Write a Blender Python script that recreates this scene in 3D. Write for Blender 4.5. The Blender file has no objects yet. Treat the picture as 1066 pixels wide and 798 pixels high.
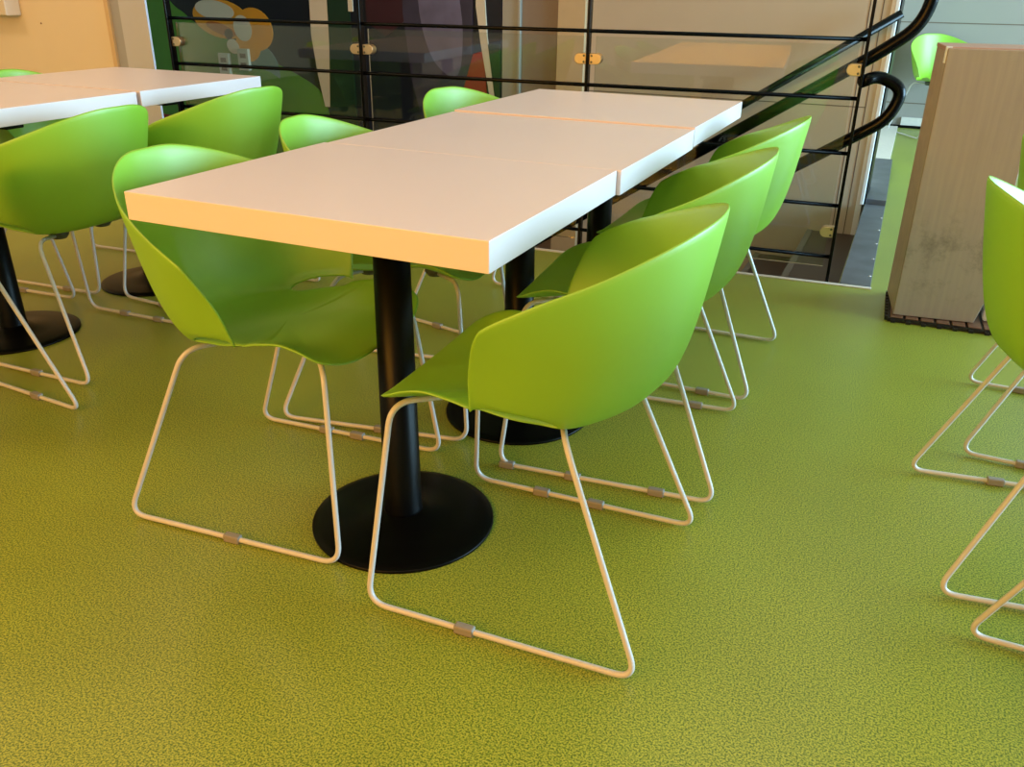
import bpy, bmesh, math, random
from mathutils import Vector, Matrix
random.seed(4)
PI = math.pi
S = bpy.context.scene
C = S.collection

# ------------------------------------------------------------------ camera
CAM = (0.5177, -1.0693, 1.0692)
YAW, PITCH, ROLL, FPX = -0.4214, 0.4338, 0.0134, 896.126
f = Vector((math.sin(YAW)*math.cos(PITCH), math.cos(YAW)*math.cos(PITCH), -math.sin(PITCH)))
r = Vector((math.cos(YAW), -math.sin(YAW), 0)); u = r.cross(f)
r2 = r*math.cos(ROLL)+u*math.sin(ROLL); u2 = -r*math.sin(ROLL)+u*math.cos(ROLL)
cd = bpy.data.cameras.new('camera'); cam = bpy.data.objects.new('camera', cd); C.objects.link(cam)
M = Matrix((r2, u2, -f)).transposed().to_4x4(); M.translation = CAM
cam.matrix_world = M
cd.sensor_width = 36; cd.lens = FPX/1066*36; cd.clip_start = .05; cd.clip_end = 60
S.camera = cam

# ------------------------------------------------------------------ light
w = bpy.data.worlds.new('world'); S.world = w; w.use_nodes = True
w.node_tree.nodes['Background'].inputs[0].default_value = (.62, .80, 1, 1)
w.node_tree.nodes['Background'].inputs[1].default_value = 1.0
def area(name, loc, to, size, sy, col, e, spread=180):
    l = bpy.data.lights.new(name, 'AREA'); l.shape = 'RECTANGLE'; l.size = size; l.size_y = sy
    l.color = col; l.energy = e; l.spread = math.radians(spread)
    o = bpy.data.objects.new(name, l); C.objects.link(o); o.location = loc
    d = Vector(to)-Vector(loc); o.rotation_euler = d.to_track_quat('-Z', 'Y').to_euler()
    return o
WARM = (1, .40, .025)
area('window_daylight', (7.2, 3.6, 1.6), (0, 2.2, .6), 6.0, 2.6, (.46, .78, 1), 1500)
area('hall_daylight', (3.2, 6.9, 2.2), (.5, 3.0, 0), 1.3, 1.0, (.80, .90, 1), 7)
area('counter_light', (-1.2, -3.4, 1.9), (-.4, .3, .45), 2.6, 1.2, WARM, 124)
for k, (x, y, e) in enumerate([(-2.2, -1.0, 26), (.6, -.9, 26), (-2.2, 1.6, 18), (.4, 1.7, 12), (-4.2, .6, 34)]):
    area('ceiling_lamp', (x, y, 2.72), (x, y, 0), .5, .5, (1, .70, .40), e*.42)
S.view_settings.view_transform = 'Standard'; S.view_settings.look = 'None'
S.view_settings.exposure = 0.2; S.view_settings.gamma = 1; S.view_settings.use_curve_mapping = False

# ------------------------------------------------------------------ materials
def srgb(h):
    v = [int(h[i:i+2], 16)/255 for i in (0, 2, 4)]
    return tuple(((c+.055)/1.055)**2.4 if c > .04045 else c/12.92 for c in v)+(1,)
def mat(name, col, rough=.5, metal=0, noise=0, scale=40, spec=.5, bump=0, coat=0):
    m = bpy.data.materials.new(name); m.use_nodes = True; nt = m.node_tree; b = nt.nodes['Principled BSDF']
    c = srgb(col); b.inputs['Base Color'].default_value = c
    b.inputs['Roughness'].default_value = rough; b.inputs['Metallic'].default_value = metal
    b.inputs['Specular IOR Level'].default_value = spec; b.inputs['Coat Weight'].default_value = coat
    tc = nt.nodes.new('ShaderNodeTexCoord')
    n = nt.nodes.new('ShaderNodeTexNoise'); n.inputs['Scale'].default_value = scale; n.inputs['Detail'].default_value = 4
    nt.links.new(tc.outputs['Object'], n.inputs['Vector'])
    mx = nt.nodes.new('ShaderNodeMix'); mx.data_type = 'RGBA'
    k = max(noise, .015)
    mx.inputs[6].default_value = tuple(x*(1-k) for x in c[:3])+(1,); mx.inputs[7].default_value = tuple(min(1, x*(1+k)) for x in c[:3])+(1,)
    nt.links.new(n.outputs['Fac'], mx.inputs[0]); nt.links.new(mx.outputs[2], b.inputs['Base Color'])
    if bump:
        bp = nt.nodes.new('ShaderNodeBump'); bp.inputs['Strength'].default_value = bump; bp.inputs['Distance'].default_value = .002
        nt.links.new(n.outputs['Fac'], bp.inputs['Height']); nt.links.new(bp.outputs[0], b.inputs['Normal'])
    return m
def floor_mat():
    m = mat('speckled_green_vinyl', '8ba03c', .36, spec=.65); nt = m.node_tree; b = nt.nodes['Principled BSDF']
    tc = nt.nodes.new('ShaderNodeTexCoord')
    def noise(sc, det):
        n = nt.nodes.new('ShaderNodeTexNoise'); n.inputs['Scale'].default_value = sc; n.inputs['Detail'].default_value = det
        nt.links.new(tc.outputs['Object'], n.inputs['Vector']); return n
    a = noise(310, 2); bg = noise(2.2, 3); s = noise(600, 1)
    rp = nt.nodes.new('ShaderNodeValToRGB'); e = rp.color_ramp.elements
    e[0].position = .39; e[0].color = srgb('4c611a'); e[1].position = .60; e[1].color = srgb('aaac40')
    e2 = e.new(.48); e2.color = srgb('7d8c2e')
    nt.links.new(a.outputs['Fac'], rp.inputs[0])
    mx = nt.nodes.new('ShaderNodeMix'); mx.data_type = 'RGBA'; mx.blend_type = 'OVERLAY'; mx.inputs[0].default_value = .35
    nt.links.new(rp.outputs[0], mx.inputs[6]); nt.links.new(s.outputs['Fac'], mx.inputs[7])
    m2 = nt.nodes.new('ShaderNodeMix'); m2.data_type = 'RGBA'; m2.blend_type = 'OVERLAY'; m2.inputs[0].default_value = .2
    nt.links.new(mx.outputs[2], m2.inputs[6]); nt.links.new(bg.outputs['Fac'], m2.inputs[7])
    nt.links.new(m2.outputs[2], b.inputs['Base Color'])
    bp = nt.nodes.new('ShaderNodeBump'); bp.inputs['Strength'].default_value = .06; bp.inputs['Distance'].default_value = .0005
    nt.links.new(a.outputs['Fac'], bp.inputs['Height']); nt.links.new(bp.outputs[0], b.inputs['Normal'])
    return m
def glass_mat(name, tint, refl=.06):
    m = bpy.data.materials.new(name); m.use_nodes = True; nt = m.node_tree; nt.nodes.clear()
    o = nt.nodes.new('ShaderNodeOutputMaterial'); t = nt.nodes.new('ShaderNodeBsdfTransparent'); t.inputs[0].default_value = tint
    g = nt.nodes.new('ShaderNodeBsdfGlossy'); g.inputs['Roughness'].default_value = .02
    fr = nt.nodes.new('ShaderNodeFresnel'); fr.inputs[0].default_value = 1.5
    mx = nt.nodes.new('ShaderNodeMixShader'); nt.links.new(fr.outputs[0], mx.inputs[0])
    nt.links.new(t.outputs[0], mx.inputs[1]); nt.links.new(g.outputs[0], mx.inputs[2]); nt.links.new(mx.outputs[0], o.inputs[0])
    return m
def panel_mat():
    # beige wall boards with narrow seams (x in world metres)
    m = mat('beige_wall_board', 'c2b09a', .55, noise=.05, scale=6); return m
M_FLOOR = floor_mat()
M_SHELL = mat('lime_green_plastic', '86bc28', .48, spec=1, noise=.02, scale=300)
M_LEG = mat('cream_coated_steel', 'c9c5c3', .35, spec=.5, noise=.05, scale=60)
M_GLIDE = mat('grey_plastic_glide', '8d8781', .5)
M_MOUNT = mat('dark_grey_plastic', '4c4f45', .5)
M_TOP = mat('white_laminate', 'e4d6d8', .33, spec=.5, noise=.02, scale=5)
M_BLACK = mat('black_coated_steel', '060607', .35, spec=.15, noise=.2, scale=30)
M_BASE = mat('black_cast_iron', '050505', .36, spec=.12, noise=.3, scale=25, bump=.05)
M_RAIL = mat('black_gloss_paint', '040405', .25, spec=.14)
M_CLAMP = mat('brushed_nickel', 'cdb99a', .3, metal=.85, noise=.05)
M_GLASS = glass_mat('clear_glass', (.9, .91, .88, 1))
M_WALL = panel_mat()
M_SEAM = mat('wall_seam', '6d5d50', .8)
M_ORANGE = mat('cream_wall_paint', 'e9d4b4', .7, noise=.02, scale=8)
M_GREYWALL = mat('pale_grey_wall', '958f88', .6, noise=.03, scale=3)
M_WHITE = mat('white_paint', 'e9ebee', .4)
M_STRIP = mat('pale_edge_strip', 'd8d0c8', .45, noise=.1)
M_STEEL = mat('worn_zinc_sheet', '5d6069', .45, metal=.3, noise=.55, scale=7, bump=.1)
M_DARK = mat('dark_brown_boards', '3b2c26', .4, noise=.15, scale=8)
M_BOX = mat('worn_beige_board', '9c8466', .6, noise=.16, scale=4, bump=.1)
M_BOXEDGE = mat('worn_board_edge', 'b09d8b', .6, noise=.2, scale=20)
M_PINK = mat('reddish_board_edge', 'b58a78', .5, noise=.15, scale=30)
M_MAT = mat('black_rubber', '15110f', .6)
M_MATW = mat('brown_mat_tile', '6e4c38', .55, noise=.2, scale=30)
M_CEIL = mat('ceiling_paint', 'e6dccc', .8)

def box_mat():
    m = mat('scuffed_beige_board', 'ad9470', .55); nt = m.node_tree; b = nt.nodes['Principled BSDF']; tc = nt.nodes.new('ShaderNodeTexCoord')
    mp = nt.nodes.new('ShaderNodeMapping'); mp.inputs['Scale'].default_value = (60, 60, 3); nt.links.new(tc.outputs['Object'], mp.inputs[0])
    a = nt.nodes.new('ShaderNodeTexNoise'); a.inputs['Scale'].default_value = 1.2; a.inputs['Detail'].default_value = 5; nt.links.new(mp.outputs[0], a.inputs[0])
    g = nt.nodes.new('ShaderNodeTexNoise'); g.inputs['Scale'].default_value = 9; g.inputs['Detail'].default_value = 8; g.inputs['Roughness'].default_value = .7; nt.links.new(tc.outputs['Object'], g.inputs[0])
    r1 = nt.nodes.new('ShaderNodeValToRGB'); r1.color_ramp.elements[0].position = .3; r1.color_ramp.elements[0].color = srgb('96857a'); r1.color_ramp.elements[1].position = .75; r1.color_ramp.elements[1].color = srgb('a2907f')
    nt.links.new(a.outputs['Fac'], r1.inputs[0])
    r2_ = nt.nodes.new('ShaderNodeValToRGB'); r2_.color_ramp.elements[0].position = .5; r2_.color_ramp.elements[0].color = (0, 0, 0, 1); r2_.color_ramp.elements[1].position = .72; r2_.color_ramp.elements[1].color = (.75, .75, .75, 1)
    nt.links.new(g.outputs['Fac'], r2_.inputs[0])
    # scuff band between 0.10 and 0.34 m above the floor
    sx = nt.nodes.new('ShaderNodeSeparateXYZ'); nt.links.new(tc.outputs['Object'], sx.inputs[0])
    mr = nt.nodes.new('ShaderNodeValToRGB'); el = mr.color_ramp.elements; el[0].position = .06; el[0].color = (.1, .1, .1, 1); el[1].position = .42; el[1].color = (.08, .08, .08, 1)
    for p_, v in ((.16, 1), (.30, 1)): q = el.new(p_); q.color = (v, v, v, 1)
    nt.links.new(sx.outputs[2], mr.inputs[0])
    ml = nt.nodes.new('ShaderNodeMath'); ml.operation = 'MULTIPLY'; nt.links.new(r2_.outputs[0], ml.inputs[0]); nt.links.new(mr.outputs[0], ml.inputs[1])
    mx = nt.nodes.new('ShaderNodeMix'); mx.data_type = 'RGBA'; nt.links.new(ml.outputs[0], mx.inputs[0]); nt.links.new(r1.outputs[0], mx.inputs[6]); mx.inputs[7].default_value = srgb('4e4638')
    nt.links.new(mx.outputs[2], b.inputs['Base Color']); return m
M_BOX = box_mat()

# ------------------------------------------------------------------ mesh helpers
def link(name, bm, ms, parent=None, smooth=False, loc=None, bevel=0, angle=40):
    me = bpy.data.meshes.new(name); bmesh.ops.recalc_face_normals(bm, faces=bm.faces); bm.to_mesh(me); bm.free()
    for m in (ms if isinstance(ms, (list, tuple)) else [ms]): me.materials.append(m)
    if smooth:
        for p in me.polygons: p.use_smooth = True
    o = bpy.data.objects.new(name, me); C.objects.link(o)
    if parent: o.parent = parent
    if loc: o.location = loc
    if bevel:
        b = o.modifiers.new('bevel', 'BEVEL'); b.width = bevel; b.segments = 2; b.limit_method = 'ANGLE'; b.angle_limit = math.radians(angle)
    return o
def tag(o, label, cat, group=None):
    o['label'] = label; o['category'] = cat
    if group: o['group'] = group
    return o
def empty(name, loc=(0, 0, 0), rz=0):
    o = bpy.data.objects.new(name, None); C.objects.link(o); o.location = loc; o.rotation_euler = (0, 0, rz); o.empty_display_size = .1
    return o
def struct(o): o['kind'] = 'structure'; return o
def box(bm, x0, x1, y0, y1, z0, z1, mi=0):
    v = [bm.verts.new((x, y, z)) for x in (x0, x1) for y in (y0, y1) for z in (z0, z1)]
    fs = []
    for q in ((0, 1, 3, 2), (4, 6, 7, 5), (0, 4, 5, 1), (2, 3, 7, 6), (0, 2, 6, 4), (1, 5, 7, 3)):
        fc = bm.faces.new([v[i] for i in q]); fc.material_index = mi; fs.append(fc)
    return v
def bx(*a):
    bm = bmesh.new(); box(bm, *a); return bm
def prism(bm, pts, z0, z1, mi=0):
    a = [bm.verts.new((p[0], p[1], z0)) for p in pts]; b = [bm.verts.new((p[0], p[1], z1)) for p in pts]
    n = len(pts)
    for fc in (bm.faces.new(a[::-1]), bm.faces.new(b)): fc.material_index = mi
    for i in range(n):
        fc = bm.faces.new((a[i], a[(i+1) % n], b[(i+1) % n], b[i])); fc.material_index = mi
def prism_xz(bm, pts, y0, y1, mi=0):
    a = [bm.verts.new((p[0], y0, p[1])) for p in pts]; b = [bm.verts.new((p[0], y1, p[1])) for p in pts]
    n = len(pts)
    for fc in (bm.faces.new(a), bm.faces.new(b[::-1])): fc.material_index = mi
    for i in range(n):
        fc = bm.faces.new((a[i], b[i], b[(i+1) % n], a[(i+1) % n])); fc.material_index = mi
def lathe(bm, prof, n=48, c=(0, 0), mi=0):
    rings = []
    for (rr, z) in prof:
        if rr < 1e-5: rings.append([bm.verts.new((c[0], c[1], z))])
        else: rings.append([bm.verts.new((c[0]+rr*math.cos(2*PI*k/n), c[1]+rr*math.sin(2*PI*k/n), z)) for k in range(n)])
    for A, B in zip(rings, rings[1:]):
        for k in range(n):
            k2 = (k+1) % n
            if len(A) == 1: q = (A[0], B[k], B[k2])
            elif len(B) == 1: q = (A[k], A[k2], B[0])
            else: q = (A[k], A[k2], B[k2], B[k])
            bm.faces.new(q).material_index = mi
def rnd(P, rad, n=7):
    P = [Vector(p) for p in P]; o = [P[0]]
    for i in range(1, len(P)-1):
        a = P[i-1]-P[i]; b = P[i+1]-P[i]; rr = min(rad, a.length*.48, b.length*.48)
        A = P[i]+a.normalized()*rr; B = P[i]+b.normalized()*rr
        for k in range(n+1):
            t = k/n; o.append((1-t)**2*A+2*t*(1-t)*P[i]+t*t*B)
    o.append(P[-1]); return o
def tube(bm, pts, rad, n=12, mi=0, cap=True):
    pts = [Vector(p) for p in pts]; rings = []
    t0 = (pts[1]-pts[0]).normalized(); nrm = t0.orthogonal().normalized()
    for i, p in enumerate(pts):
        t = ((pts[min(i+1, len(pts)-1)]-p).normalized()+(p-pts[max(i-1, 0)]).normalized())
        t = t.normalized() if t.length > 1e-6 else t0
        nrm = (nrm-t*nrm.dot(t)).normalized(); b = t.cross(nrm)
        rings.append([bm.verts.new(p+rad*(math.cos(2*PI*k/n)*nrm+math.sin(2*PI*k/n)*b)) for k in range(n)])
    for A, B in zip(rings, rings[1:]):
        for k in range(n): bm.faces.new((A[k], A[(k+1) % n], B[(k+1) % n], B[k])).material_index = mi
    if cap: bm.faces.new(rings[0][::-1]).material_index = mi; bm.faces.new(rings[-1]).material_index = mi
def crom(P, n=10):
    P = [Vector(p) for p in P]; P = [2*P[0]-P[1]]+P+[2*P[-1]-P[-2]]; o = []
    for i in range(1, len(P)-2):
        for k in range(n):
            t = k/n
            o.append(.5*((2*P[i])+(-P[i-1]+P[i+1])*t+(2*P[i-1]-5*P[i]+4*P[i+1]-P[i+2])*t*t+(-P[i-1]+3*P[i]-3*P[i+1]+P[i+2])*t**3))
    o.append(P[-2]); return o
def resample(P, n):
    L = [0]
    for a, b in zip(P, P[1:]): L.append(L[-1]+(b-a).length)
    o = []; j = 0
    for k in range(n+1):
        t = L[-1]*k/n
        while j < len(P)-2 and L[j+1] < t: j += 1
        s = (t-L[j])/max(1e-9, L[j+1]-L[j]); o.append(P[j].lerp(P[j+1], min(1, max(0, s))))
    return o

# ------------------------------------------------------------------ room shell
YE = lambda x: 2.452+.0577*(x-.475)          # front edge of the stair opening
bm = bmesh.new()
XL, XR, YB, YT = -6.0, 5.2, -4.6, 7.25
prism(bm, [(XL, YB), (XR, YB), (XR, YE(.475)), (.475, YE(.475)), (XL, YE(XL))], -.12, 0)
prism(bm, [(.355, YE(.475)), (XR, YE(.475)), (XR, YT), (.22, YT), (.22, 4.36), (.345, 4.36), (.345, 4.0)], -.12, 0)
bmesh.ops.remove_doubles(bm, verts=bm.verts, dist=1e-5)
struct(link('floor', bm, M_FLOOR))
struct(link('ceiling', bx(XL, XR, YB, YT, 2.8, 2.9), M_CEIL))
struct(link('wall_front', bx(XL, XR, YB-.1, YB, 0, 2.8), M_ORANGE))
struct(link('wall_left', bx(XL-.1, XL, YB, 4.1, -2.6, 2.8), M_ORANGE))
bm = bmesh.new(); box(bm, XR, XR+.1, YB, YT, 0, .3); box(bm, XR, XR+.1, YB, YT, 2.5, 2.8); box(bm, XR, XR+.1, YB, -.6, .3, 2.5)
for y in (1.4, 3.4, 5.4): box(bm, XR, XR+.1, y-.04, y+.04, .3, 2.5)
struct(link('wall_right', bm, M_GREYWALL))
# far hall wall: pale boards with thin horizontal joints
bm = bmesh.new(); box(bm, .2, XR, YT, YT+.1, 0, 2.8, 0)
for z in (.2, .83): box(bm, .2, XR, YT-.002, YT+.01, z-.004, z+.004, 1)
struct(link('wall_hall', bm, [M_GREYWALL, M_SEAM]))
bm = bmesh.new(); box(bm, .22, 5.0, 7.215, YT, 0, .022, 1); box(bm, .40, 5.0, 7.225, YT, .022, .085, 0)
struct(link('baseboard_hall', bm, [M_STRIP, M_BLACK]))
# wall block behind the stairs, boards with seams
bm = bmesh.new(); box(bm, -1.315, .33, 4.0, 4.35, -2.6, 2.8, 0); box(bm, -1.315, .24, 4.35, YT, -2.6, 2.8, 0)
for x in (.20, .262): box(bm, x-.0025, x+.0025, 3.9985, 4.01, -2.6, 2.8, 1)
for z in (.505, -.62): box(bm, -1.3, .262, 3.9985, 4.01, z-.0025, z+.0025, 1)
box(bm, .30, .33, 3.997, 4.01, -2.6, 2.8, 2); box(bm, .3295, .346, 4.02, 4.351, 0.0, 2.8, 3)
struct(link('wall_back', bm, [M_WALL, M_SEAM, M_WHITE, M_BLACK]))
struct(link('trim_1', bx(.318, .338, 3.985, 4.02, -.0, 2.8), M_WHITE, bevel=.003))
# door beside it: jamb, leaf
bm = bmesh.new(); box(bm, -1.48, -1.315, 3.97, 4.2, -2.6, 2.8)
struct(link('trim_2', bm, mat('pale_wood_frame', 'c9ad86', .5, noise=.08, scale=12)))
bm = bmesh.new(); box(bm, -1.72, -1.48, 4.0, 4.1, -2.6, 2.8)
struct(link('door_1', bm, mat('grey_brown_door', '8d7b6c', .45, noise=.04)))
bm = bmesh.new(); box(bm, -1.84, -1.74, 3.98, 4.1, -2.6, 2.8); box(bm, -1.735, -1.722, 3.97, 4.1, -2.6, 2.8)
struct(link('trim_3', bm, mat('pale_grey_frame', 'a9a499', .45)))
struct(link('wall_stairwell', bx(-6, -1.84, 4.0, 4.1, -2.6, 2.8), mat('dark_navy_wall', '0c0d1c', .4)))
# stairwell below the floor
bm = bmesh.new(); box(bm, .355, .40, 2.46, 4.0, -2.6, -.12)
prism(bm, [(XL, YE(XL)-.05), (.44, YE(.44)-.05), (.44, YE(.44)-.003), (XL, YE(XL)-.003)], -2.6, -.12)
box(bm, XL, .4, 2.1, 4.0, -2.7, -2.6)
struct(link('wall_stairwell_lower', bm, M_DARK))
# cream wall and grey pillar at the left
YW = 2.35
struct(link('wall_left_back', bx(XL, -3.262, YW, 2.5, -2.6, 2.8), M_ORANGE))
bm = bmesh.new(); box(bm, -3.262, -3.235, YW-.008, 2.5, -2.6, 2.8)
struct(link('trim_4', bm, mat('tan_corner_bead', 'd6b588', .5)))
bm = bmesh.new(); box(bm, -3.235, -3.176, YW+.006, 2.5, -2.6, 2.8)
struct(link('trim_5', bm, mat('blue_grey_profile', 'a5a5ad', .4)))
bm = bmesh.new(); box(bm, -3.171, -2.996, YW, 2.362, -2.6, 2.8); box(bm, -3.176, -3.171, YW+.01, 2.36, -2.6, 2.8)
struct(link('trim_6', bm, mat('light_grey_pillar', 'c4c4cf', .5)))

# ------------------------------------------------------------------ floor edge strips, metal plates
bm = bmesh.new()
prism(bm, [(XL+3.2, YE(XL+3.2)-.003), (.478, YE(.478)-.003), (.478, YE(.478)+.02), (XL+3.2, YE(XL+3.2)+.02)], -.05, .004)
t = tag(link('floor_edge_strip', bm, M_STRIP, bevel=.001), 'pale strip along the floor edge at the foot of the railing', 'edge strip')
def plate(name, pts, z0, z1, screws, label, mm=None):
    bm = bmesh.new(); prism(bm, pts, z0, z1)
    o = link(name, bm, mm or M_STEEL, bevel=.0015)
    for (x, y) in screws:
        b2 = bmesh.new(); lathe(b2, [(0, z1+.0025), (.004, z1+.002), (.0065, z1-.0005), (0, z1-.0005)], 12, (x, y))
        link('screw', b2, M_STRIP, o, True)
    tag(o, label, 'metal plate')
plate('floor_plate', [(.358, YE(.47)+.021), (.474, YE(.474)+.021), (.45, 4.0), (.346, 4.0)], .0005, .004, [(.462-.004*k, 2.62+.27*k) for k in range(5)],
      'worn zinc sheet with screws on the floor beside the stair opening')
plate('floor_plate', [(.347, 4.01), (.45, 4.01), (.42, 5.38), (.30, 5.38), (.30, 4.36), (.347, 4.36)], .0005, .03, [], 'raised grey metal sheet along the foot of the far wall end')
plate('floor_plate', [(.25, 5.4), (.405, 5.4), (.385, 7.15), (.25, 7.15)], .0005, .02, [], 'pale board on the floor at the far end of the zinc sheets', M_STRIP)

# ------------------------------------------------------------------ staircase
st = tag(empty('staircase', (.3, 3.2, 0)), 'dark brown stairs going down to the left behind the railing', 'staircase')
for k in range(9):
    x1 = .35-.27*k; z = -.17*(k+1)
    bm = bmesh.new(); box(bm, x1-.27, x1, 2.53, 3.99, z-.17, z)
    o = link('step', bm, M_DARK, st, loc=(-.3, -3.2, 0))
    link('nosing', bx(x1-.28, x1-.25, 2.53, 3.99, z+.0005, z+.004), mat('grey_nosing', '6b625c', .5), o)
bm = bmesh.new(); box(bm, .05, .30, 2.58, 3.3, -.168, -.166); bm.free()

# ------------------------------------------------------------------ railing
ang = math.atan(.0577)
RL = empty('stair_railing', (.307, 2.507, 0), ang); tag(RL, 'black steel railing with round bars and clamped glass around the stairs', 'railing')
PX = [0, -1.048, -2.094, -3.145]
for px in PX:
    link('post', bx(px-.006, px+.006, -.018, .018, -.35, 1.12), M_RAIL, RL, bevel=.002)
RZ = (.905, .70, .50, .30, .095)
for z in RZ:
    bm = bmesh.new(); tube(bm, [(PX[-1], 0, z), (PX[0], 0, z)], .0075, 10)
    link('rail', bm, M_RAIL, RL, True)
bm = bmesh.new(); tube(bm, [(PX[-1]-.05, 0, 1.13), (PX[0], 0, 1.13)], .02, 14); link('top_rail', bm, M_RAIL, RL, True)
for a, b in zip(PX[1:], PX):
    link('glass_panel', bx(a+.026, b-.026, .012, .020, .05, .885), M_GLASS, RL)
def dshape(s, n=10):       # clamp outline, flat end at 0, round end away
    pts = [(0, -.021), (s*.03, -.021)]+[(s*(.03+.021*math.sin(PI*k/n)), -.021*math.cos(PI*k/n)) for k in range(1, n)]+[(s*.03, .021), (0, .021)]
    return pts
for i, px in enumerate(PX):
    for s in ((-1,) if i == 0 else (1,) if i == 3 else (-1, 1)):
        for z in (.80, .195):
            bm = bmesh.new(); prism_xz(bm, [(px+s*.0065+p[0], z+p[1]) for p in dshape(s)], -.008, .028)
            o = link('glass_clamp', bm, M_CLAMP, RL, bevel=.002)
            for dz in (-.012, .012):
                b2 = bmesh.new(); tube(b2, [(px+s*.016, -.010, z+dz), (px+s*.016, -.007, z+dz)], .0045, 10); link('screw', b2, M_MOUNT, o)
# handrails of the stairs
def hr(pts, rad, label, rr=.05, extra=None):
    P = rnd(pts, rr, 12); base = P[0]
    bm = bmesh.new(); tube(bm, P, rad, 16)
    o = link('handrail', bm, M_RAIL, None, True); tag(o, label, 'handrail')
    bm = bmesh.new(); lathe(bm, [(0, -.001), (rad*.7, -.004), (rad, -.012)], 12); bm.free()
    return o
sl = .648
def rail_line(x0, z0, x1, y): return (x1, y, z0+(x1-x0)*sl)
o = hr([(.30, 2.53, 1.10), (.36, 2.585, 1.115), (.50, 2.60, 1.10), (.475, 2.60, .955), rail_line(.30, .826, .36, 2.59), rail_line(.30, .826, -2.4, 2.49)], .0235,
       'upper black stair handrail with a looped end at the right post', .10)
bm = bmesh.new(); tube(bm, [(.262, 2.53, .80), (.262, 2.59, .80)], .006, 8); link('bracket', bm, M_RAIL, o)
o = hr([(.305, 2.535, .757), (.36, 2.585, .778), (.455, 2.595, .735), (.42, 2.59, .625), (.325, 2.588, .562), (-2.4, 2.49, .562-2.725*sl)], .0225,
       'lower black stair handrail with a hooked end at the right post', .07)
o = hr([(.36, 3.9, .965), (-1.80, 3.9, .965-2.16*.66)], .021, 'straight black handrail on the wall across the stairs')
for k in range(3):
    x = -.75-.42*k; z = .965+(x-.36)*.66
    bm = bmesh.new(); tube(bm, rnd([(x, 3.9, z), (x, 3.9, z-.06), (x, 3.999, z-.06)], .02), .006, 8); link('bracket', bm, M_RAIL, o, True)

# ------------------------------------------------------------------ painted mural across the stairs
ms = [mat('mural_navy', '0b0c1e', .35), mat('mural_green', '4f8a24', .4, noise=.25, scale=3), mat('mural_dark_green', '12301c', .4, noise=.2, scale=5),
      mat('mural_orange', 'e89a22', .4, noise=.12, scale=12), mat('mural_pale', 'dccfb8', .4, noise=.05, scale=8), mat('mural_teal', '5f8078', .4, noise=.15, scale=8),
      mat('mural_maroon', '360f1a', .4, noise=.3, scale=6), mat('mural_reflection_violet', '3a3348', .4, noise=.6, scale=4), mat('mural_red', '9c3026', .4, noise=.2, scale=9),
      mat('mural_brown', '3a2f2a', .4), mat('mural_deep_orange', 'b8641e', .4, noise=.1, scale=20), mat('mural_lit_streak', '6a6480', .4, noise=.5, scale=7)]
bm = bmesh.new(); box(bm, -5.6, -1.845, 3.975, 3.998, -1.2, 2.6, 0)
Y = [3.975]
def patch(pts, mi, thick=.003):
    Y[0] -= .0004; prism_xz(bm, pts, Y[0]-thick, 3.976, mi)
def ell(cx, cz, rx, rz, a=0, n=28):
    return [(cx+rx*math.cos(t)*math.cos(a)-rz*math.sin(t)*math.sin(a), cz+rx*math.cos(t)*math.sin(a)+rz*math.sin(t)*math.cos(a)) for t in [2*PI*k/n for k in range(n)]]
hill = crom([(-4.80, 1.6, 0), (-4.62, 1.2, 0), (-4.43, .94, 0), (-4.31, .86, 0), (-4.22, .80, 0), (-3.95, .70, 0), (-3.66, .60, 0), (-3.39, .50, 0), (-3.2, .40, 0), (-3.13, .24, 0), (-3.11, 0, 0)], 5)
patch([(-5.5, -.8), (-5.5, 2.45)]+[(p.x, p.y) for p in hill]+[(-3.1, -.8)], 1)
patch(ell(-3.66, .50, .14, .17, .2), 5)
patch([(-5.2, -.8), (-5.2, .3), (-4.3, .52), (-3.85, .56), (-3.6, .50), (-3.36, .38), (-3.22, .2), (-3.15, -.8)], 1)
patch(ell(-3.98, .83, .25, .125, -.12), 3); patch(ell(-3.70, .77, .155, .135, -.3), 3); patch(ell(-3.77, .66, .11, .10, .2), 3)
patch(ell(-4.03, .885, .17, .062, -.1), 4); patch(ell(-3.80, .775, .075, .085, .5), 4); patch(ell(-3.90, .655, .055, .045, -.5), 4); patch(ell(-3.99, .765, .13, .035, -.25), 10)
patch(ell(-3.925, .735, .038, .034), 9)
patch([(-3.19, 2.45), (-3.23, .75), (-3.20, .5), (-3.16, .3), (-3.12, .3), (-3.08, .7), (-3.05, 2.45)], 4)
patch([(-3.06, 2.45), (-3.09, .7), (-3.12, .3), (-3.1, -.8), (-2.9, -.8), (-2.93, 2.45)], 2)
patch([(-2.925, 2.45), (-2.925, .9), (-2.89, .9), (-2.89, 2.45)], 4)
patch([(-2.8, 2.45), (-2.79, .84), (-2.65, .76), (-2.5, .86), (-2.48, 2.45)], 6)
patch([(-2.5, 2.45), (-2.52, .9), (-2.47, .5), (-2.35, .1), (-2.1, .1), (-2.04, .6), (-2.03, 1.0), (-2.02, 2.45)], 7)  # purple reflection in the glass, painted onto the board as flat colour
patch([(p.x, p.y) for p in crom([(-2.42, 1.4, 0), (-2.40, .9, 0), (-2.30, .62, 0), (-2.14, .55, 0), (-2.10, .8, 0), (-2.13, 1.1, 0), (-2.10, 1.4, 0)], 4)], 11)  # lit streak inside the reflection, painted as a lighter lilac patch
patch([(-2.14, .35), (-2.03, .68), (-1.96, .70), (-1.93, .35)], 8)
patch([(-1.99, 2.45), (-2.01, .95), (-1.98, .75), (-1.90, .35), (-1.865, .35), (-1.935, .78), (-1.955, 1.05), (-1.94, 2.45)], 4)
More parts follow.
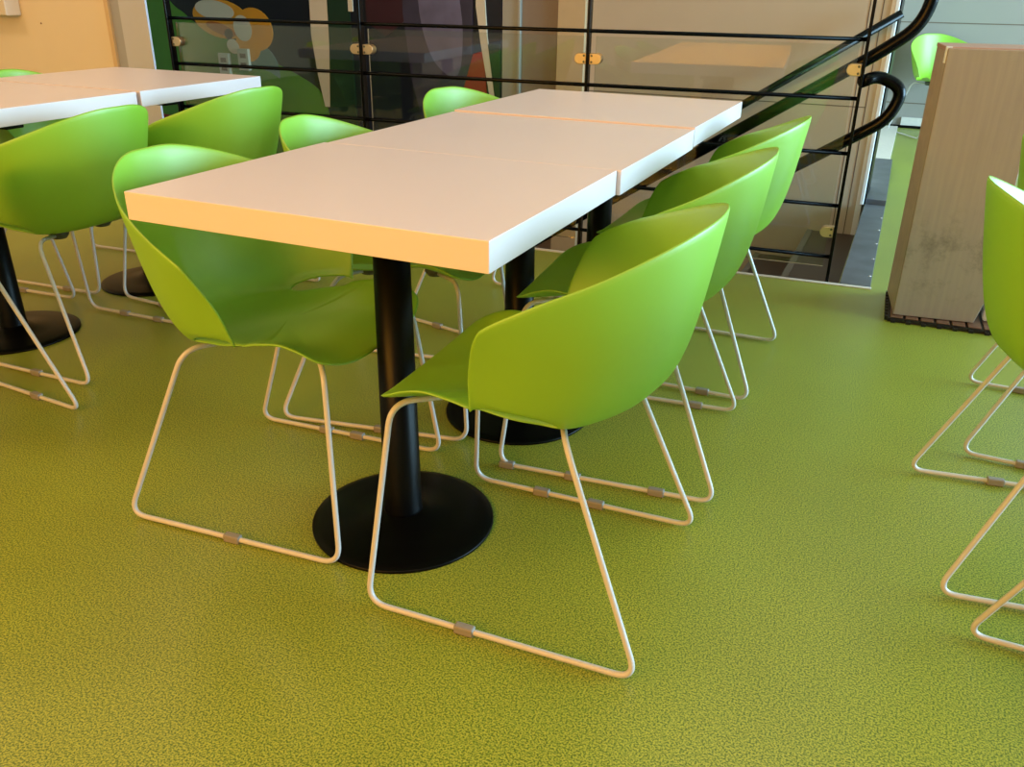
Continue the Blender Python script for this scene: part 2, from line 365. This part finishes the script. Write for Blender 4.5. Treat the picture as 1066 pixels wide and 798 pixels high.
patch([(-1.93, .74), (-1.87, .35), (-1.85, .35), (-1.85, .74)], 2)
patch([(-4.9, -.2), (-4.95, .18), (-4.1, .12), (-4.1, -.2)], 8)
tag(link('painted_mural', bm, ms), 'dark painted mural with green hills and an orange blossom behind the stair railing', 'mural')
for x, z, l in ((-3.975, .54, 'left of the two small white switch plates on the mural'), (-3.80, .575, 'right of the two small white switch plates on the mural')):
    bm = bmesh.new(); box(bm, x-.045, x+.045, 3.94, 3.966, z-.07, z+.07, 0); box(bm, x-.025, x+.025, 3.938, 3.941, z-.045, z-.02, 1); box(bm, x-.025, x+.025, 3.938, 3.941, z+.01, z+.04, 1)
    o = link('switch_plate', bm, [mat('switch_white', 'bdbba6', .4), M_SEAM], bevel=.004); tag(o, l, 'switch plate')

# dispenser box on the cream wall
d = empty('wall_dispenser', (-4.0, YW, .89)); tag(d, 'cream box mounted on the cream wall at the top left', 'wall box')
link('housing', bx(-.5, .128, -.09, -.001, 0, .40), mat('cream_box', 'd9c7ae', .45), d, bevel=.006)
bm = bmesh.new(); box(bm, -.19, -.158, -.092, -.089, .022, .028); box(bm, -.178, -.172, -.092, -.089, .028, .05)
link('mark', bm, mat('brown_print', '5a2a1c', .5), d)
bm = bmesh.new(); tube(bm, [(-3.74, YW-.003, .855), (-3.74, YW+.001, .855)], .004, 10)
tag(link('wall_screw', bm, mat('rusty_screw', '7a4a2c', .5)), 'tiny rusty screw in the cream wall right of the wall box', 'screw')

# ------------------------------------------------------------------ tables
def table(x0, x1, y0, y1, base, label, group=None, dz=0):
    t = empty('pedestal_table', (base[0], base[1], 0)); tag(t, label, 'table', group)
    bx_, by_ = base
    bm = bx(x0-bx_, x1-bx_, y0-by_, y1-by_, .691+dz, .74+dz)
    top = link('tabletop', bm, M_TOP, t, bevel=.0012)
    bm = bmesh.new()
    lathe(bm, [(0, .03), (.047, .030), (.06, .024), (.12, .0165), (.178, .012), (.190, .009), (.194, .0065), (.197, .006), (.197, .0), (0, 0)], 72)
    link('base', bm, M_BASE, t, True)
    bm = bmesh.new(); lathe(bm, [(0, .026), (.0425, .026), (.0415, .036), (.0405, .045), (.0352, .672), (0, .672)], 48)
    link('column', bm, M_BLACK, t, True)
    bm = bmesh.new(); box(bm, -.22, .22, -.03, .03, .672, .6905); box(bm, -.03, .03, -.22, .22, .673, .690)
    link('top_bracket', bm, M_BLACK, t, bevel=.003)
    return t
table(-.695, 0, 0, .5775, (-.3475, .289), 'front table of the long row, its orange-lit end facing the viewer')
table(-.686, .0087, .579, 1.181, (-.338, .88), 'middle table of the long row, jutting slightly to the right')
table(-.686, .0087, 1.188, 1.812, (-.338, 1.5), 'farthest table of the long row, nearest the stair railing', dz=.004)
table(-2.54, -1.795, .28, 1.087, (-2.075, .68), 'left table row, nearer white table cut by the frame edge')
table(-2.54, -1.795, 1.104, 1.70, (-2.08, 1.30), 'left table row, far white table by the mural')

# ------------------------------------------------------------------ chair
R6 = [(-.287, 0, .754), (-.279, .073, .751), (-.236, .155, .729), (-.158, .230, .691), (-.064, .277, .651), (.006, .287, .609), (.040, .252, .526), (.052, .224, .440)]
def full_spline():
    F = [Vector((p[0], -p[1], p[2])) for p in R6[:0:-1]]+[Vector(p) for p in R6]
    return crom(F, 12)
def shell_mesh():
    bm = bmesh.new()
    F = full_spline(); mid = len(F)//2
    half = F[mid:]                                    # v >= 0 : back centre -> wing bottom
    k3 = 5*12
    top = half[:k3+1]; edge = half[k3:]               # rim, front edge of the wing
    NS, NH = 30, 16
    T = resample(top, NS); E = resample(edge[::-1], NH)     # E[0] wing bottom, E[NH] rim
    B0 = crom([(-.165, 0, .418), (-.150, .085, .414), (-.095, .165, .412), (-.02, .205, .424), (.050, .214, .437)], 10)
    B = resample(B0, NS)
    def wall(side):
        g = []
        for i in range(NS+1):
            s = i/NS; b = B[i]; t = T[i]; row = []
            # outward bulge: control points of a cubic
            d = Vector((t.x-b.x, t.y-b.y, 0)); out = d.normalized() if d.length > 1e-6 else Vector((0, 1, 0))
            a1 = .085*(1-s)+.012*s
            c1 = b+out*a1+Vector((0, 0, .015+.035*s)); c2 = t.lerp(b, .42)+out*(.028*(1-s)); c2.z = t.z-(t.z-b.z)*.50
            for j in range(NH+1):
                h = j/NH
                p = (1-h)**3*b+3*(1-h)**2*h*c1+3*(1-h)*h*h*c2+h**3*t
                wgt = max(0, (s-.78)/.22)**2
                p = p.lerp(E[j], wgt)
                row.append(p)
            g.append(row)
        return g
    G = wall(1)
    # seat perimeter (half): front centre -> corner -> side -> horseshoe -> back centre
    front = crom([(.256, 0, .398), (.252, .13, .403), (.229, .205, .426), (.185, .217, .447), (.145, .217, .455), (.095, .215, .448), (.050, .214, .437)], 6)
    slit = 13                                          # wall columns that stay free of the seat near the wing front
    for sd in (1, -1):
        mir = lambda p: (p.x, p.y*sd, p.z)
        W = [[bm.verts.new(mir(G[i][j])) for j in range(NH+1)] for i in range(NS+1)]
        base = []
        for i in range(NS+1):
            if i >= NS-slit:
                k = (i-(NS-slit))/slit
                for j in range(0, 3):                 # lift the free lower edge of the wing
                    W[i][j].co.z += (.022*math.sin(PI*k)**.6-.004*k)*(1-j/3)
                q = B[i].copy(); n = Vector((q.x-(-.0), q.y, 0)).normalized()
                q -= Vector((0, 1, 0))*(.018*min(1, k*4)); q.z -= .004*min(1, k*4)
                base.append(bm.verts.new(mir(q)) if k > 0 else W[i][0])
            else: base.append(W[i][0])
        for i in range(NS):
            for j in range(NH): bm.faces.new((W[i][j], W[i+1][j], W[i+1][j+1], W[i][j+1]))
        fr = [bm.verts.new(mir(p)) for p in front[:-1]]
        per = fr+base[::-1]                            # front centre ... back centre
        O = Vector((.02, 0, .413)); NR = 9
        rings = [per]
        for k in range(NR-1, 0, -1):
            rr = k/NR; row = []
            for v in per:
                p = O+(Vector((v.co.x, v.co.y, 0))-Vector((O.x, O.y, 0)))*rr
                p.z = O.z+(v.co.z-O.z)*rr**(2.6 if v.co.x > .1 else 2)
                row.append(bm.verts.new(p))
            rings.append(row)
        for a, b in zip(rings, rings[1:]):
            for i in range(len(a)-1): bm.faces.new((a[i], a[i+1], b[i+1], b[i]))
        c = bm.verts.new(O)
        for i in range(len(per)-1): bm.faces.new((rings[-1][i], rings[-1][i+1], c))
    bmesh.ops.remove_doubles(bm, verts=bm.verts, dist=.0006)
    bmesh.ops.recalc_face_normals(bm, faces=bm.faces)
    return bm
PF, PR_, PV = .256, -.266, .2465
def leg_bm(s):
    bm = bmesh.new(); z = .0085
    P = rnd([(.12, s*.07, .392), (.218, s*.188, .408), (PF, s*PV, z), (PR_, s*PV, z), (-.103, s*.190, .398), (-.06, s*.08, .386)], .043, 10)
    tube(bm, P, .0056, 10); return bm
def make_chair():
    t = empty('tub_chair')
    sh = link('seat_shell', shell_mesh(), M_SHELL, t, True)
    so = sh.modifiers.new('thickness', 'SOLIDIFY'); so.thickness = .0065; so.offset = 0; so.use_rim = True
    sb = sh.modifiers.new('smooth', 'SUBSURF'); sb.levels = 1; sb.render_levels = 1
    for s in (1, -1): link('sled_leg', leg_bm(s), M_LEG, t, True)
    for (u_, v_, z_) in ((.12, .07, .384), (.12, -.07, .384), (-.06, .08, .376), (-.06, -.08, .376)):
        bm = bmesh.new(); lathe(bm, [(0, .412), (.026, .410), (.028, z_+.012), (.020, z_+.001), (0, z_)], 22, (u_, v_))
        link('mounting_pad', bm, M_MOUNT, t, True)
    return t
bm = bmesh.new(); box(bm, -.019, .019, -.0085, .0085, 0, .0175); GL = link('glide', bm, M_GLIDE, None, bevel=.003)
GLM = GL.data
proto = make_chair()
parts = list(proto.children)
used = []
def chair(x, y, a, glides, label, group=None):
    if not used: t = proto; used.append(1)
    else:
        t = proto.copy(); C.objects.link(t)
        for p in parts:
            q = p.copy(); C.objects.link(q); q.parent = t
    t.location = (x, y, 0); t.rotation_euler = (0, 0, a)
    for gu, s in glides:
        g = GL.copy(); C.objects.link(g); g.parent = t; g.location = (gu, s*PV, 0)
    tag(t, label, 'chair', group)
G_ = 'lime green tub chairs in the cafe'
N = [(.05, 1), (.05, -1), (-.12, 1), (-.12, -1)]
chair(-.012, .266, 3.180, [(.055, 1), (.09, -1), (-.04, -1)], 'nearest green tub chair at the front right of the long table', G_)
chair(-.025, .856, 3.235, [(.235, 1), (.07, 1), (-.13, 1), (.02, -1), (-.15, -1)], 'second green tub chair on the right side of the long table', G_)
chair(-.032, 1.460, 3.140, [(.05, 1), (-.13, 1), (.05, -1)], 'third and farthest green tub chair on the right side of the long table', G_)
chair(-.646, .307, .079, [(.0, -1), (-.07, 1), (.02, 1)], 'front left green tub chair tucked under the orange-lit table end', G_)
chair(-.673, .850, .179, [(.02, -1), (.05, 1)], 'middle green tub chair on the left side of the long table', G_)
chair(-.675, 1.554, -.205, N, 'farthest green tub chair on the left side of the long table, against the dark mural', G_)
chair(-1.679, .122, 3.076, [(-.08, -1), (.05, 1)], 'green tub chair cut off by the left frame edge, only its leg loop seen', G_)
chair(-1.775, .718, 3.169, [(-.05, 1), (.1, -1), (-.05, -1)], 'large green tub chair with its back turned, at the near left table', G_)
chair(-1.757, 1.325, 3.075, N, 'green tub chair with its back turned, at the far left table by the mural', G_)
chair(-2.395, .732, .072, [(.0, 1)], 'green tub chair across the near left table, mostly hidden by it', G_)
chair(-2.395, 1.299, .074, [(.1, -1)], 'green tub chair peeping over the far edge of the left table, by the cream wall', G_)
chair(1.048, 1.379, -.047, N, 'farther green tub chair at the right frame edge, beside the worn beige cabinet', G_)
chair(.950, .784, .134, [(-.07, 1), (.12, 1), (.1, -1)], 'green tub chair at the right frame edge with its shell covering the cabinet corner', G_)
chair(1.033, .150, -.008, N, 'nearest tub chair at the lower right frame edge, only its pale leg seen', G_)
chair(.652, 6.91, -1.065, [], 'distant green tub chair in the hall, half hidden behind the worn beige cabinet', G_)
bpy.data.objects.remove(GL)

# ------------------------------------------------------------------ worn cabinet on a mat
cb = empty('storage_cabinet', (.567, 2.135, 0), math.radians(7)); tag(cb, 'worn beige board cabinet with scuffs standing on a dark mat at the right', 'cabinet')
link('body', bx(.002, .260, .004, .27, .02, .895), M_BOXEDGE, cb, bevel=.002)
bm = bmesh.new(); prism_xz(bm, [(0, .02), (.262, .02), (.284, .11), (.284, .905), (0, .905)], -.012, .004)
link('front_panel', bm, M_BOX, cb, bevel=.003)
bm = bmesh.new(); box(bm, .0, .284, .004, .27, .895, .908); link('top_board', bm, M_PINK, cb, bevel=.002)
bm = bmesh.new(); box(bm, -.004, .014, .004, .022, .86, .9085); link('corner_cap', bm, M_WHITE, cb)
mt = empty('ribbed_mat', (.56, 2.10, 0), math.radians(2)); tag(mt, 'dark ribbed mat with brown tiles under the beige cabinet', 'mat')
bm = bmesh.new(); box(bm, -.006, .60, .0, .34, .001, .014)
for k in range(9): box(bm, -.016, -.006, .01+.036*k, .028+.036*k, .001, .016)
for k in range(12): box(bm, .005+.05*k, .02+.05*k, -.010, 0, .001, .010)
link('frame', bm, M_MAT, mt)
for k in range(12):
    for j in range(2):
        link('tile', bx(.002+.05*k, .044+.05*k, .004+.168*j, .164+.168*j, .0145, .0185), M_MATW, mt, bevel=.002)
o = link('white_bin', bx(0, .20, 0, .22, .019, .30), M_WHITE, None, loc=(.855, 2.19, 0), bevel=.01); tag(o, 'white bin just right of the beige cabinet, mostly behind a green chair', 'bin')
